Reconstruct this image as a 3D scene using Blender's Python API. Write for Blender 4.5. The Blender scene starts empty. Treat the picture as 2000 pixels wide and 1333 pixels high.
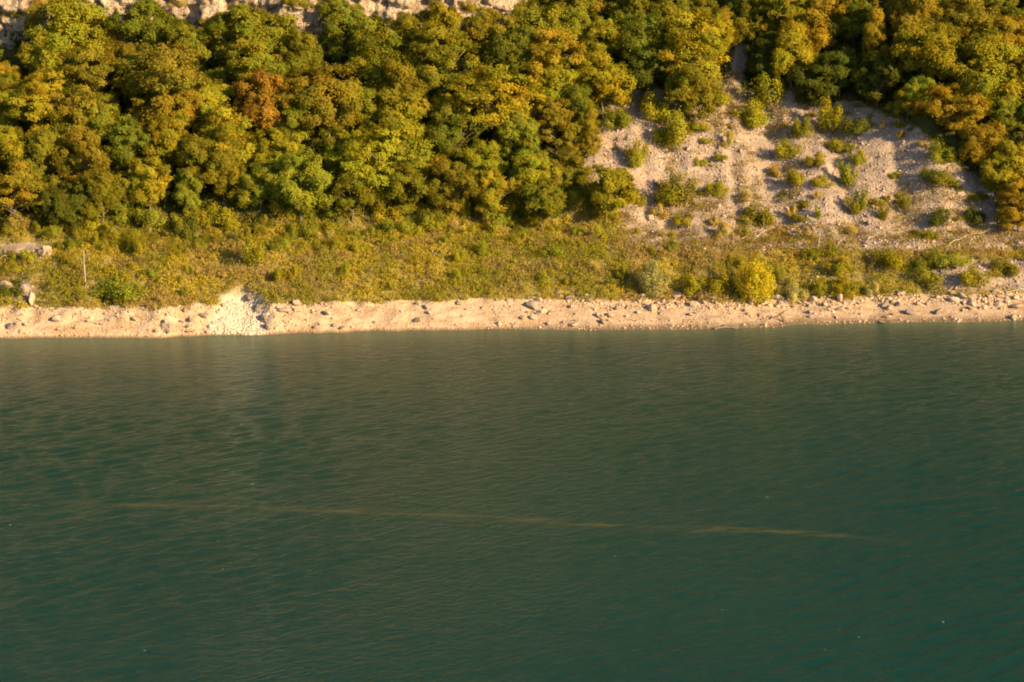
import bpy, math, random
import numpy as np
from mathutils import Matrix, Vector

# ------------------------------------------------------------------ camera, sky, sun, exposure
SC = bpy.context.scene
COL = SC.collection
R = math.radians
CAM = np.array([0.0, -200.0, 50.0]); PITCH = R(14.33); LENS = 74.1
SUN_EL, SUN_ROT = R(23.0), R(127.0)          # low sun from the right, a little from the camera's side

cd = bpy.data.cameras.new('camera'); cam = bpy.data.objects.new('camera', cd); COL.objects.link(cam)
cam.location = CAM; cam.rotation_euler = (R(90) - PITCH, 0, 0)
cd.lens = LENS; cd.sensor_width = 36; cd.clip_start = 1; cd.clip_end = 5000
SC.camera = cam

world = bpy.data.worlds.new('World'); SC.world = world; world.use_nodes = True
wn = world.node_tree; wn.nodes.clear()
sky = wn.nodes.new('ShaderNodeTexSky'); sky.sky_type = 'NISHITA'; sky.sun_disc = False
sky.sun_elevation = SUN_EL; sky.sun_rotation = SUN_ROT; sky.altitude = 500
bg = wn.nodes.new('ShaderNodeBackground'); bg.inputs['Strength'].default_value = 0.078
wo = wn.nodes.new('ShaderNodeOutputWorld')
wn.links.new(sky.outputs[0], bg.inputs[0]); wn.links.new(bg.outputs[0], wo.inputs[0])

sd = bpy.data.lights.new('sun', 'SUN'); sun = bpy.data.objects.new('sun', sd); COL.objects.link(sun)
sd.energy = 5.0; sd.angle = R(0.5); sd.color = (1.0, 0.71, 0.355)
SUNV = Vector((math.cos(SUN_EL) * math.sin(SUN_ROT), math.cos(SUN_EL) * math.cos(SUN_ROT), math.sin(SUN_EL)))
sun.rotation_euler = SUNV.to_track_quat('Z', 'Y').to_euler()

SC.view_settings.view_transform = 'Standard'; SC.view_settings.look = 'None'
SC.view_settings.gamma = 1.0; SC.view_settings.use_curve_mapping = False
SC.view_settings.exposure = 1.15
SC.cycles.max_bounces = 5; SC.cycles.diffuse_bounces = 2; SC.cycles.glossy_bounces = 3
SC.cycles.transmission_bounces = 3; SC.cycles.transparent_max_bounces = 4
SC.cycles.use_denoising = True; SC.cycles.filter_width = 1.9
SC.cycles.caustics_reflective = False; SC.cycles.caustics_refractive = False

rng = np.random.default_rng(11)
random.seed(5)

# ------------------------------------------------------------------ helpers
FPX = 2000 * LENS / 36
CF = np.array([0, math.cos(PITCH), -math.sin(PITCH)]); CU = np.array([0, math.sin(PITCH), math.cos(PITCH)])

def project(P):
    d = np.asarray(P, float) - CAM
    w = d @ CF
    return 1000 + FPX * d[..., 0] / w, 666.5 - FPX * (d @ CU) / w

def ray(px, py):
    d = CF + np.array([1.0, 0, 0]) * (px - 1000) / FPX + CU * (666.5 - py) / FPX
    return d / np.linalg.norm(d)

def on_water(px, py):
    d = ray(px, py); return CAM + d * (-CAM[2] / d[2])

def on_ground(px, py):
    d = ray(px, py); k0, k1 = 150.0, 420.0
    for st in (3.0, .15):
        k = np.arange(k0, k1, st); P = CAM + d[None, :] * k[:, None]
        below = P[:, 2] < height(P[:, 0], P[:, 1])
        i = int(np.argmax(below)) if below.any() else len(k) - 1
        k0, k1 = k[i] - st, k[i] + .3
    p = P[i].copy(); p[2] = float(height(p[0], p[1])); return p

def sstep(a, b, x):
    q = np.clip((np.asarray(x, float) - a) / (b - a), 0, 1); return q * q * (3 - 2 * q)

def _hash(ix, iy, iz):
    h = (ix.astype(np.int64) * 374761393 + iy.astype(np.int64) * 668265263 + iz.astype(np.int64) * 2147483647 + 1013904223) & 0xffffffff
    h = ((h ^ (h >> 13)) * 1274126177) & 0xffffffff
    h = ((h ^ (h >> 16)) * 2246822519) & 0xffffffff
    return ((h ^ (h >> 15)) & 0xffff) / 65535.0

def vnoise(x, y, z=0.0):
    x, y, z = np.broadcast_arrays(np.asarray(x, float), np.asarray(y, float), np.asarray(z, float))
    ix, iy, iz = np.floor(x).astype(np.int64), np.floor(y).astype(np.int64), np.floor(z).astype(np.int64)
    fx, fy, fz = x - ix, y - iy, z - iz
    fx, fy, fz = [f * f * (3 - 2 * f) for f in (fx, fy, fz)]
    r = 0
    for a in (0, 1):
        for b in (0, 1):
            for c in (0, 1):
                wgt = (fx if a else 1 - fx) * (fy if b else 1 - fy) * (fz if c else 1 - fz)
                r = r + wgt * _hash(ix + a, iy + b, iz + c)
    return r * 2 - 1

def fbm(x, y, z=0.0, o=4):
    r, a, f = 0, 0.5, 1.0
    for k in range(o):
        r = r + a * vnoise(np.asarray(x) * f + 17.3 * k, np.asarray(y) * f - 9.1 * k, np.asarray(z) * f + 3.7 * k); a *= 0.5; f *= 2.03
    return r

def mesh_np(name, V, F, smooth=False, attr=None):
    """V (n,3), F (m,k) -> mesh; attr: {name: (n,) or (n,3)} per-vertex attributes"""
    V = np.asarray(V, np.float32); F = np.asarray(F, np.int32); k = F.shape[1]
    me = bpy.data.meshes.new(name)
    me.vertices.add(len(V)); me.vertices.foreach_set('co', V.ravel())
    me.loops.add(F.size); me.loops.foreach_set('vertex_index', F.ravel())
    me.polygons.add(len(F)); me.polygons.foreach_set('loop_start', np.arange(0, F.size, k, dtype=np.int32))
    if smooth: me.polygons.foreach_set('use_smooth', np.ones(len(F), bool))
    for n, a in (attr or {}).items():
        a = np.asarray(a, np.float32)
        if a.ndim == 1:
            at = me.attributes.new(n, 'FLOAT', 'POINT'); at.data.foreach_set('value', a)
        else:
            at = me.attributes.new(n, 'FLOAT_COLOR', 'POINT')
            at.data.foreach_set('color', np.concatenate([a, np.ones((len(a), 1), np.float32)], 1).ravel())
    me.update(calc_edges=True)
    return me

def link(name, me, mat=None, parent=None):
    if mat is not None and me is not None and not me.materials: me.materials.append(mat)
    o = bpy.data.objects.new(name, me); COL.objects.link(o)
    if parent: o.parent = parent
    return o

def kind(o, k, label=None, cat=None):
    o['kind'] = k
    if label: o['label'] = label
    if cat: o['category'] = cat
    return o

def grid_faces(nu, nv):
    i, j = np.meshgrid(np.arange(nu - 1), np.arange(nv - 1), indexing='ij')
    a = i * nv + j
    return np.stack([a, a + nv, a + nv + 1, a + 1], -1).reshape(-1, 4)

# ------------------------------------------------------------------ materials
class Nodes:
    def __init__(s, name):
        s.m = bpy.data.materials.new(name); s.m.use_nodes = True; s.t = s.m.node_tree; s.t.nodes.clear()
        s.out = s.n('OutputMaterial')
    def n(s, kind_, **kw):
        nd = s.t.nodes.new('ShaderNode' + kind_)
        for k, v in kw.items():
            if hasattr(nd, k): setattr(nd, k, v)
        return nd
    def l(s, a, b): s.t.links.new(a, b)
    def coords(s):
        if not hasattr(s, '_co'): s._co = s.n('NewGeometry').outputs['Position']
        return s._co
    def noise(s, scale, detail=5, rough=0.6, co=None, stretch=None, rot=0, dist=0.0):
        nd = s.n('TexNoise'); nd.inputs['Scale'].default_value = scale; nd.inputs['Detail'].default_value = detail
        nd.inputs['Roughness'].default_value = rough; nd.inputs['Distortion'].default_value = dist
        c = co or s.coords()
        if stretch or rot:
            for sc_, ro_ in (((1, 1, 1), rot), (stretch or (1, 1, 1), 0)):
                mp = s.n('Mapping'); mp.inputs['Scale'].default_value = sc_; mp.inputs['Rotation'].default_value = (0, 0, ro_)
                s.l(c, mp.inputs['Vector']); c = mp.outputs[0]
        s.l(c, nd.inputs['Vector']); return nd.outputs['Fac']
    def ramp(s, fac, stops):
        nd = s.n('ValToRGB'); e = nd.color_ramp.elements
        while len(e) < len(stops): e.new(0.5)
        for el, (p, c) in zip(e, stops):
            el.position = p; el.color = (*c, 1) if len(c) == 3 else c
        s.l(fac, nd.inputs[0]); return nd.outputs[0]
    def mix(s, fac, a, b, mode='MIX'):
        nd = s.n('Mix', data_type='RGBA', blend_type=mode)
        for sock, v in ((nd.inputs[0], fac), (nd.inputs[6], a), (nd.inputs[7], b)):
            if isinstance(v, (int, float)): sock.default_value = v
            elif isinstance(v, tuple): sock.default_value = (*v, 1)
            else: s.l(v, sock)
        return nd.outputs[2]
    def attr(s, name, out='Fac'):
        nd = s.n('Attribute', attribute_name=name); return nd.outputs[out]
    def maths(s, op, a, b=None, clamp=False):
        nd = s.n('Math', operation=op, use_clamp=clamp)
        for sock, v in zip(nd.inputs, (a, b)):
            if v is None: continue
            if isinstance(v, (int, float)): sock.default_value = v
            else: s.l(v, sock)
        return nd.outputs[0]
    def bump(s, h, strength=0.5, dist=0.1, prev=None):
        nd = s.n('Bump'); nd.inputs['Strength'].default_value = strength; nd.inputs['Distance'].default_value = dist
        s.l(h, nd.inputs['Height'])
        if prev: s.l(prev, nd.inputs['Normal'])
        return nd.outputs[0]
    def principled(s, col, rough=0.9, normal=None, spec=0.2, ior=None):
        b = s.n('BsdfPrincipled'); b.inputs['Roughness'].default_value = rough; b.inputs['Specular IOR Level'].default_value = spec
        if ior: b.inputs['IOR'].default_value = ior
        if isinstance(col, tuple): b.inputs['Base Color'].default_value = (*col, 1)
        else: s.l(col, b.inputs['Base Color'])
        if normal: s.l(normal, b.inputs['Normal'])
        s.l(b.outputs[0], s.out.inputs[0]); return b

def leaf_material(name, transl=0.35):
    """leaf colour = the object's own colour, varied leaf by leaf"""
    N = Nodes(name)
    oi = N.n('ObjectInfo')
    var = N.n('Attribute', attribute_name='var')
    sp = N.n('SeparateColor'); N.l(var.outputs['Color'], sp.inputs[0])
    warm = N.mix(1.0, oi.outputs['Color'], (1.25, 0.99, 0.75), 'MULTIPLY')
    c = N.mix(sp.outputs[1], oi.outputs['Color'], warm)
    cool = N.mix(1.0, c, (0.72, 1.05, 1.0), 'MULTIPLY')
    c = N.mix(sp.outputs[2], c, cool)
    sc = N.n('VectorMath', operation='SCALE'); N.l(c, sc.inputs[0]); N.l(sp.outputs[0], sc.inputs['Scale'])
    d = N.n('BsdfDiffuse'); N.l(sc.outputs[0], d.inputs[0])
    t = N.n('BsdfTranslucent'); N.l(N.mix(1.0, sc.outputs[0], (1.15, 1.1, 0.6), 'MULTIPLY'), t.inputs[0])
    mx = N.n('MixShader'); mx.inputs[0].default_value = transl
    N.l(d.outputs[0], mx.inputs[1]); N.l(t.outputs[0], mx.inputs[2]); N.l(mx.outputs[0], N.out.inputs[0])
    return N.m

def blade_material(name):
    N = Nodes(name)
    col = N.attr('col', 'Color')
    d = N.n('BsdfDiffuse'); N.l(col, d.inputs[0]); t = N.n('BsdfTranslucent'); N.l(col, t.inputs[0])
    mx = N.n('MixShader'); mx.inputs[0].default_value = 0.35
    N.l(d.outputs[0], mx.inputs[1]); N.l(t.outputs[0], mx.inputs[2]); N.l(mx.outputs[0], N.out.inputs[0])
    return N.m

def bark_material():
    N = Nodes('bark')
    c = N.ramp(N.noise(3.0, stretch=(4, 4, 1)), [(0.3, (0.10, 0.075, 0.055)), (0.7, (0.24, 0.19, 0.145))])
    N.principled(c, 0.9, N.bump(N.noise(9, stretch=(3, 3, .6)), 0.6, 0.05)); return N.m

def deadwood_material():
    N = Nodes('bleached_wood')
    c = N.ramp(N.noise(4.0), [(0.3, (0.30, 0.23, 0.17)), (0.7, (0.48, 0.40, 0.31))])
    N.principled(c, 0.85, N.bump(N.noise(14), 0.4, 0.03)); return N.m

def stone_material(name, a, b, stain=(0.2, 0.15, 0.11), scale=1.5):
    N = Nodes(name)
    oi = N.n('ObjectInfo')
    c = N.ramp(N.noise(scale, 6), [(0.3, a), (0.7, b)])
    c = N.mix(N.maths('MULTIPLY', N.maths('GREATER_THAN', N.noise(scale * 2.3, 4), 0.58), 0.45), c, stain)
    c = N.mix(N.maths('MULTIPLY', oi.outputs['Random'], 0.35), c, tuple(v * 0.55 for v in a))
    N.principled(c, 0.92, N.bump(N.noise(6, 8, 0.7), 0.55, 0.12)); return N.m

def stones_material(name, tint):
    """loose stones: per-stone shade from the 'col' attribute"""
    N = Nodes(name)
    c = N.mix(1.0, N.attr('col', 'Color'), tint, 'MULTIPLY')
    N.principled(c, 0.93, N.bump(N.noise(9, 4), 0.4, 0.05)); return N.m

def hillside_material():
    N = Nodes('hillside_ground')
    soil = N.ramp(N.noise(0.5, 6), [(0.30, (0.13, 0.115, 0.035)), (0.55, (0.23, 0.185, 0.05)), (0.75, (0.28, 0.21, 0.085))])
    soil = N.mix(N.maths('GREATER_THAN', N.noise(1.9, 5), 0.66), soil, (0.33, 0.25, 0.15))
    litter = N.ramp(N.noise(0.6, 6), [(0.3, (0.050, 0.056, 0.012)), (0.7, (0.100, 0.090, 0.018))])
    soil = N.mix(N.attr('wood'), soil, litter)
    gravel = N.ramp(N.noise(0.9, 8, 0.68), [(0.30, (0.185, 0.145, 0.120)), (0.5, (0.31, 0.242, 0.195)), (0.72, (0.42, 0.335, 0.272))])
    gravel = N.mix(N.maths('MULTIPLY', N.maths('GREATER_THAN', N.noise(0.33, 5, 0.6, stretch=(1, .6, .6)), 0.56), 0.4), gravel, (0.33, 0.235, 0.16))
    m = N.maths('ADD', N.attr('scree'), N.maths('MULTIPLY', N.maths('SUBTRACT', N.noise(0.7, 5), 0.5), 0.9))
    f = N.ramp(m, [(0.42, (0, 0, 0)), (0.58, (1, 1, 1))])
    c = N.mix(f, soil, gravel)
    c = N.mix(N.attr('scar'), c, N.ramp(N.noise(1.6, 6, 0.7), [(0.35, (0.50, 0.40, 0.29)), (0.6, (0.68, 0.60, 0.48))]))
    v = N.n('TexVoronoi'); v.inputs['Scale'].default_value = 4.5; N.l(N.coords(), v.inputs['Vector'])
    b = N.bump(v.outputs['Distance'], 0.55, 0.16)
    N.principled(c, 0.95, N.bump(N.noise(2.2, 8, 0.7), 0.6, 0.25, b)); return N.m

def beach_material():
    N = Nodes('beach_gravel')
    c = N.ramp(N.noise(0.8, 7, 0.65), [(0.28, (0.33, 0.225, 0.145)), (0.5, (0.49, 0.355, 0.235)), (0.75, (0.60, 0.46, 0.33))])
    c = N.mix(N.maths('MULTIPLY', N.maths('GREATER_THAN', N.noise(0.45, 5, stretch=(.5, 1.4, 1.4)), 0.57), 0.45), c, (0.36, 0.22, 0.115))
    c = N.mix(N.attr('scar'), c, N.ramp(N.noise(1.6, 6, 0.7), [(0.35, (0.50, 0.40, 0.29)), (0.6, (0.68, 0.60, 0.48))]))
    wet = N.n('MapRange'); sx = N.n('SeparateXYZ'); N.l(N.coords(), sx.inputs[0])
    N.l(N.maths('ADD', sx.outputs[2], N.maths('MULTIPLY', N.noise(1.2), 0.16)), wet.inputs[0])
    wet.inputs[1].default_value = 0.13; wet.inputs[2].default_value = 0.36; wet.inputs[3].default_value = 0.75; wet.inputs[4].default_value = 0.0
    c = N.mix(wet.outputs[0], c, (0.10, 0.065, 0.035))
    v = N.n('TexVoronoi'); v.inputs['Scale'].default_value = 5.0; N.l(N.coords(), v.inputs['Vector'])
    b = N.bump(v.outputs['Distance'], 0.5, 0.12)
    N.principled(c, 0.92, N.bump(N.noise(2.6, 8, 0.7), 0.7, 0.22, b)); return N.m

def cliff_material():
    N = Nodes('limestone_cliff')
    c = N.ramp(N.noise(0.35, 8, 0.7, stretch=(1.3, 1.3, .55)), [(0.3, (0.24, 0.185, 0.14)), (0.48, (0.44, 0.345, 0.25)), (0.7, (0.57, 0.46, 0.345))])
    c = N.mix(N.maths('MULTIPLY', N.maths('GREATER_THAN', N.noise(0.5, 6, 0.7, stretch=(2.2, 2.2, .35)), 0.57), 0.65), c, (0.20, 0.165, 0.15))
    c = N.mix(N.maths('MULTIPLY', N.maths('GREATER_THAN', N.noise(0.6, 4), 0.62), 0.6), c, (0.44, 0.27, 0.13))
    v = N.n('TexVoronoi', feature='DISTANCE_TO_EDGE'); v.inputs['Scale'].default_value = 0.9
    mp = N.n('Mapping'); mp.inputs['Scale'].default_value = (1.3, 1.3, .75); wv = N.n('TexNoise'); wv.inputs['Scale'].default_value = .5; wv.inputs['Detail'].default_value = 4; N.l(N.coords(), wv.inputs['Vector'])
    ad = N.n('VectorMath', operation='MULTIPLY_ADD'); N.l(wv.outputs['Color'], ad.inputs[0]); ad.inputs[1].default_value = (3, 3, 3); N.l(N.coords(), ad.inputs[2])
    N.l(ad.outputs[0], mp.inputs['Vector']); N.l(mp.outputs[0], v.inputs['Vector'])
    crack = N.ramp(v.outputs['Distance'], [(0.0, (0, 0, 0)), (0.09, (1, 1, 1))])
    c = N.mix(N.maths('ADD', N.maths('MULTIPLY', crack, .45), .55), (0.17, 0.135, 0.115), c)
    b = N.bump(crack, 0.6, 0.3)
    N.principled(c, 0.95, N.bump(N.noise(1.6, 9, 0.75, stretch=(1.5, 1.5, .8)), 1.0, 0.3, b)); return N.m

def water_material():
    N = Nodes('lake_water')
    deep = N.ramp(N.noise(0.03, 3), [(0.3, (0.0007, 0.0300, 0.0262)), (0.7, (0.0011, 0.0340, 0.0268))])
    c = N.mix(N.attr('shallow'), deep, (0.10, 0.135, 0.075))
    sl = N.maths('MULTIPLY', N.attr('slick'), N.ramp(N.noise(0.9, 5, 0.7, stretch=(.35, 1.5, 1)), [(0.43, (0, 0, 0)), (0.60, (1, 1, 1))]))
    c = N.mix(N.maths('MULTIPLY', sl, 0.42), c, (0.16, 0.125, 0.035))
    a = R(-36)
    fine = N.noise(3.6, 5, 0.65, stretch=(.6, 1.2, 1), rot=a, dist=0.4)
    small = N.noise(1.5, 4, 0.6, stretch=(.5, 1.2, 1), rot=a, dist=0.5)
    cross = N.noise(1.1, 3, 0.6, stretch=(.5, 1.1, 1), rot=R(14), dist=0.4)
    b = N.bump(small, 1.0, 0.115)
    b = N.bump(cross, 1.0, 0.07, b)
    b = N.bump(fine, 1.0, 0.055, b)
    N.principled(c, 0.12, b, 0.38, 1.333); return N.m

M = dict(leaf=leaf_material('leaves'), bark=bark_material(), dead=deadwood_material(), blade=blade_material('grass_blades'),
         stone=stone_material('limestone', (0.36, 0.27, 0.20), (0.53, 0.415, 0.31)),
         darkstone=stone_material('weathered_shaded_limestone', (0.20, 0.165, 0.145), (0.33, 0.275, 0.235)),  # grey rocks, and wall blocks coloured dark as shade
         scree=stones_material('scree_stones', (0.45, 0.355, 0.290)), pebble=stones_material('beach_stones', (0.52, 0.385, 0.26)),
         white=stones_material('white_rubble', (0.70, 0.62, 0.50)),
         hill=hillside_material(), beach=beach_material(), cliff=cliff_material(), water=water_material())

# ------------------------------------------------------------------ terrain
_sh = [(-700, 664), (0, 661), (150, 661), (320, 660), (410, 657), (540, 654), (620, 651), (700, 648), (850, 645), (1000, 643), (1200, 646), (1430, 644), (1540, 637), (1650, 632), (1800, 630), (2000, 628), (2700, 620)]
_sp = np.array([on_water(a, b)[:2] for a, b in _sh])
SX = np.concatenate([[-500], _sp[:, 0], [500]]); SY = np.concatenate([[_sp[0, 1] - 3], _sp[:, 1], [_sp[-1, 1] + 6]])
def shore(x): return np.interp(x, SX, SY) + 0.35 * vnoise(np.asarray(x) * 0.35, 3.3) + 0.30 * vnoise(np.asarray(x) * .9, 8.3)
TBX = [-60, -50, -40, -30, -22, -15, 0, 5, 15, 25, 35, 50, 60]
TBW = [3.4, 3.4, 3.3, 3.6, 3.6, 4.3, 5.4, 5.8, 6.8, 6.8, 6.6, 6.2, 6.2]
HBH = [2.3, 2.3, 2.2, 2.3, 2.2, 2.1, 1.9, 1.65, 1.35, 1.2, 1.2, 1.25, 1.3]
def beach_w(x): return np.interp(x, TBX, TBW) + 0.75 * vnoise(np.asarray(x) * 0.3, 1.7) + 0.45 * vnoise(np.asarray(x) * 0.9, 5.7)
SCAR_X = -26.3
def scar_mask(x, t):
    hw = np.interp(t, [0, 3.0, 5.0, 6.1], [3.2, 2.7, 1.8, 0.3]) + 0.25 * vnoise(np.asarray(t) * 1.7, np.asarray(x) * .6)
    off = np.asarray(x) - (SCAR_X - 0.10 * np.asarray(t))
    return (1 - sstep(0.80, 1.06, np.abs(off) / np.maximum(hw, 0.05))) * (1 - sstep(5.4, 6.1, t))
def height(x, y):
    x = np.asarray(x, float); y = np.asarray(y, float)
    t = y - shore(x); tb = beach_w(x); hb = np.interp(x, TBX, HBH)
    q = np.clip(t / tb, 0, 1)
    zb = np.where(t < 0, t * 0.3, hb * q ** np.interp(x, [-10, 15], [0.8, 1.25])) + (0.10 + .28 * sstep(6, -20, x)) * fbm(x * .9, y * 1.4, 2.0, 4) * sstep(0.1, 1.2, t)
    u = t - tb
    zu = np.interp(u, [0, 4, 9, 12, 14, 20, 36, 60, 140, 400], [0, 1.8, 3.5, 3.75, 4.5, 8.6, 20.2, 38.5, 100, 260])
    zu = zu + 1.5 * fbm(x / 9, y / 9, 0.5) * sstep(0, 10, u) * (1 - 0.8 * np.exp(-((u - 10.5) / 2.2) ** 2)) + (0.32 + .3 * sstep(12, 18, u)) * fbm(x / 1.9, y / 1.9, 4.5, 3) * sstep(0, 3, u)
    zu = zu + 5.0 * sstep(35, 50, x) * sstep(12, 26, u) - 1.8 * np.exp(-((x - 25) / 9) ** 2) * sstep(12, 24, u)
    zu = zu + 1.4 * np.exp(-((x + 53) / 6) ** 2) * sstep(10, 13, u)
    z = np.where(u > 0, hb + zu + (0.10 + .28 * sstep(6, -20, x)) * fbm(x * .9, y * 1.4, 2.0, 4), zb)
    run = sstep(13, 18, u) * (1 - sstep(40, 46, u)) * sstep(2, 10, x)
    z = z + run * (.34 * fbm(x / 1.3 + y / 9, y / 5, 15.0, 3) + .30 * fbm(x / 5, y / 1.4, 18.0, 3))
    m = scar_mask(x, t)
    zs = 0.06 + 0.36 * np.clip(t, 0, 9) + 0.35 * sstep(.5, -2.2, x - SCAR_X) + 0.12 * fbm(x * 1.5, y * 1.5, 7.0, 3)
    return z * (1 - m) + np.minimum(z, zs) * m

# lower edge of the wood / outline of the scree in the photograph's pixels, used to zone the ground
WOOD_EDGE = ([-400, 0, 150, 300, 450, 580, 700, 800, 950, 1050, 1120, 1140, 1180, 1225, 1330, 1430, 1500, 1600, 1700, 1800, 1850, 1920, 2000, 2300],
             [445, 440, 440, 455, 440, 445, 425, 415, 420, 405, 380, 310, 225, 165, 190, 200, 185, 185, 215, 262, 318, 355, 418, 460])
SCREE_L = ([150, 200, 250, 320, 400, 480, 500], [1215, 1190, 1150, 1110, 1215, 1235, 1240])      # left edge by row
def scree_amount(x, y, z):
    px, py = project(np.stack(np.broadcast_arrays(x, y, z), -1))
    top = np.interp(px, WOOD_EDGE[0], WOOD_EDGE[1])
    left = np.interp(py, SCREE_L[0], SCREE_L[1])
    m = sstep(-30, 18, py - top) * sstep(-35, 35, px - left) * (1 - sstep(475, 500, py))
    g = np.exp(-((px - np.interp(py, [0, 100, 200], [1480, 1450, 1425])) / 22) ** 2) * sstep(60, 100, py) * (1 - sstep(210, 240, py))
    l = np.exp(-((px - 45) / 70) ** 2 - ((py - 488) / 16) ** 2) + 0.8 * np.exp(-((px - 40) / 45) ** 2 - ((py - 570) / 25) ** 2)
    r = 0.75 * sstep(1780, 1850, px) * sstep(500, 515, py) * (1 - sstep(560, 580, py)) + 0.5 * np.exp(-((px - 1640) / 120) ** 2 - ((py - 540) / 14) ** 2)
    return np.clip(m + 0.8 * g + l + r, 0, 1)

xs = np.concatenate([np.linspace(-420, -78, 40)[:-1], np.arange(-78, 78, 0.36), np.linspace(78, 420, 40)])
nb = np.concatenate([[-6, -2.5], np.linspace(-0.6, 1, 34)])
T = np.where(nb[None, :] > 0, nb[None, :] * beach_w(xs)[:, None], nb[None, :] * 2.0)
X = np.repeat(xs[:, None], len(nb), 1); Y = shore(xs)[:, None] + T
Z = height(X, Y)
sc_a = scar_mask(X, T)
V = np.stack([X, Y, Z], -1).reshape(-1, 3)
beach = link('beach', mesh_np('beach', V, grid_faces(len(xs), len(nb)), True, {'scar': sc_a.ravel()}), M['beach'])
kind(beach, 'structure', 'pale gravel beach and eroded bank along the waterline')
us = np.concatenate([np.linspace(0, 1, 5)[:-1], np.arange(1, 62, 0.38), np.linspace(62, 300, 40)])
X = np.repeat(xs[:, None], len(us), 1); Y = (shore(xs) + beach_w(xs))[:, None] + us[None, :]
Z = height(X, Y)
V = np.stack([X, Y, Z], -1).reshape(-1, 3)
hill = link('hillside', mesh_np('hillside', V, grid_faces(len(xs), len(us)), True, {'scree': scree_amount(X, Y, Z).ravel(), 'wood': (lambda q: sstep(14, -14, q[1] - np.interp(q[0], *WOOD_EDGE)))(project(V)), 'scar': scar_mask(X, Y - shore(X)).ravel()}), M['hill'])
kind(hill, 'structure', 'steep wooded hillside with pale scree rising from the lake')

# limestone cliff above the wood on the left
cx = np.concatenate([np.arange(-120, -72, .8), np.arange(-72, 13, 0.22)])
cz = np.concatenate([np.arange(0, 14, 0.22), np.linspace(14, 20, 12), ])
CXg, K = np.meshgrid(cx, cz, indexing='ij')
y0 = shore(CXg) + beach_w(CXg) + 36.5 + 2.2 * fbm(CXg / 11, 0.3, 1.0) + 9 * sstep(-6, 13, CXg)
base = height(cx, (shore(cx) + beach_w(cx) + 36.5))[:, None] - 3.0
blk = lambda s, sz, a: a * (_hash(np.floor(CXg / s + 0.18 * vnoise(K / 3, CXg / 5)), np.floor(K / sz + 0.22 * vnoise(CXg / 6, K / 7)), np.full(CXg.shape, int(s * 10))) - 0.5)
dep = blk(2.9, 3.8, 1.5) + blk(1.3, 1.9, 1.2) + blk(0.7, 1.1, 0.8) + 0.5 * fbm(CXg / 4.5, K / 6, 2) + 0.6 * fbm(CXg / .7, K / 0.9, 6, 3)
Yc = y0 + K * 0.12 + dep * 0.8 + sstep(15, 20, K) * 3.0 + .5 * ((K / 2.1 + .4 * vnoise(CXg / 4, 0)) % 1 > .72)
Zc = base + K * np.where(K > 14, 0.9, 1.0)
Vf = np.stack([CXg, Yc, Zc], -1).reshape(-1, 3)
n0 = len(cx); topi = np.arange(n0) * len(cz) + len(cz) - 1
back = np.stack([cx, shore(cx) + beach_w(cx) + 85, np.full(n0, 60.0)], -1); back[:, 2] = Zc[:, -1] + 0.5
Vall = np.concatenate([Vf, back]); bi = len(Vf) + np.arange(n0)
Ft = np.stack([topi[:-1], topi[1:], bi[1:], bi[:-1]], -1)
cliff = link('cliff', mesh_np('cliff', Vall, np.concatenate([grid_faces(n0, len(cz)), Ft])), M['cliff'])
kind(cliff, 'structure', 'pale limestone cliff above the wood')

# ------------------------------------------------------------------ lake
wx = np.concatenate([-np.geomspace(72, 900, 24)[::-1], np.arange(-71.5, 71.6, 0.30), np.geomspace(72, 900, 24)])
wy = np.concatenate([-np.geomspace(132, 900, 24)[::-1], np.arange(-131.5, 12, 0.29)])
X, Y = np.meshgrid(wx, wy, indexing='ij')
fade = (1 - sstep(66, 72, np.abs(X))) * sstep(-132, -122, Y)
W = np.zeros_like(X)
gust = np.clip(0.55 + 0.95 * fbm(X / 24, Y / 34, 9.0, 3), .15, 1.4)
WARP = [fbm(X / 14, Y / 14, k, 2) for k in range(4)]
for k in range(34):
    lam = 0.62 * (1.045 ** k) * rng.uniform(.93, 1.07)
    th = R(126) + rng.normal(0, 0.24)
    amp = 0.0042 * lam * math.exp(-((math.log(lam / 1.25)) / 0.6) ** 2) + 0.0006 * lam
    W += amp * np.sin((X * math.cos(th) + Y * math.sin(th)) * 2 * math.pi / lam + rng.uniform(0, 6.28) + 1.3 * WARP[k % 4])
dist_sh = shore(X) - Y
W = W * fade * gust * (0.30 + 0.70 * sstep(2, 45, dist_sh))
shal = np.exp(-np.clip(dist_sh, 0, None) / np.interp(X, [-50, -20, 0, 20, 50], [6.0, 4.5, 3.0, 2.6, 2.6])) * 0.9
_sl = np.array([on_water(a, b)[:2] for a, b in ((70, 974), (150, 978), (450, 988), (700, 996), (935, 1006), (1150, 1015), (1300, 1024), (1500, 1030), (1650, 1040), (1850, 1062))])
dl = Y - np.interp(X, _sl[:, 0], _sl[:, 1])
slick = np.exp(-((dl + 0.7 + .7 * vnoise(X / 9, 2.2) * .6 + .12 * vnoise(X / 2.1, 5.2)) / 0.5) ** 2) * sstep(_sl[0, 0] - 2, _sl[0, 0] + 8, X) * (1 - sstep(_sl[-1, 0] - 12, _sl[-1, 0], X)) * (1 - sstep(0, 1, dl - 1.2))
V = np.stack([X, Y, W], -1).reshape(-1, 3)
lake = link('lake_water', mesh_np('lake_water', V, grid_faces(len(wx), len(wy)), True, {'shallow': shal.ravel(), 'slick': slick.ravel()}), M['water'])
kind(lake, 'structure', 'rippled dark green lake water')

# ------------------------------------------------------------------ shape builders
def rand_dirs(n, r=rng):
    v = r.normal(size=(n, 3)); return v / np.linalg.norm(v, axis=1, keepdims=True)

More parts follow.
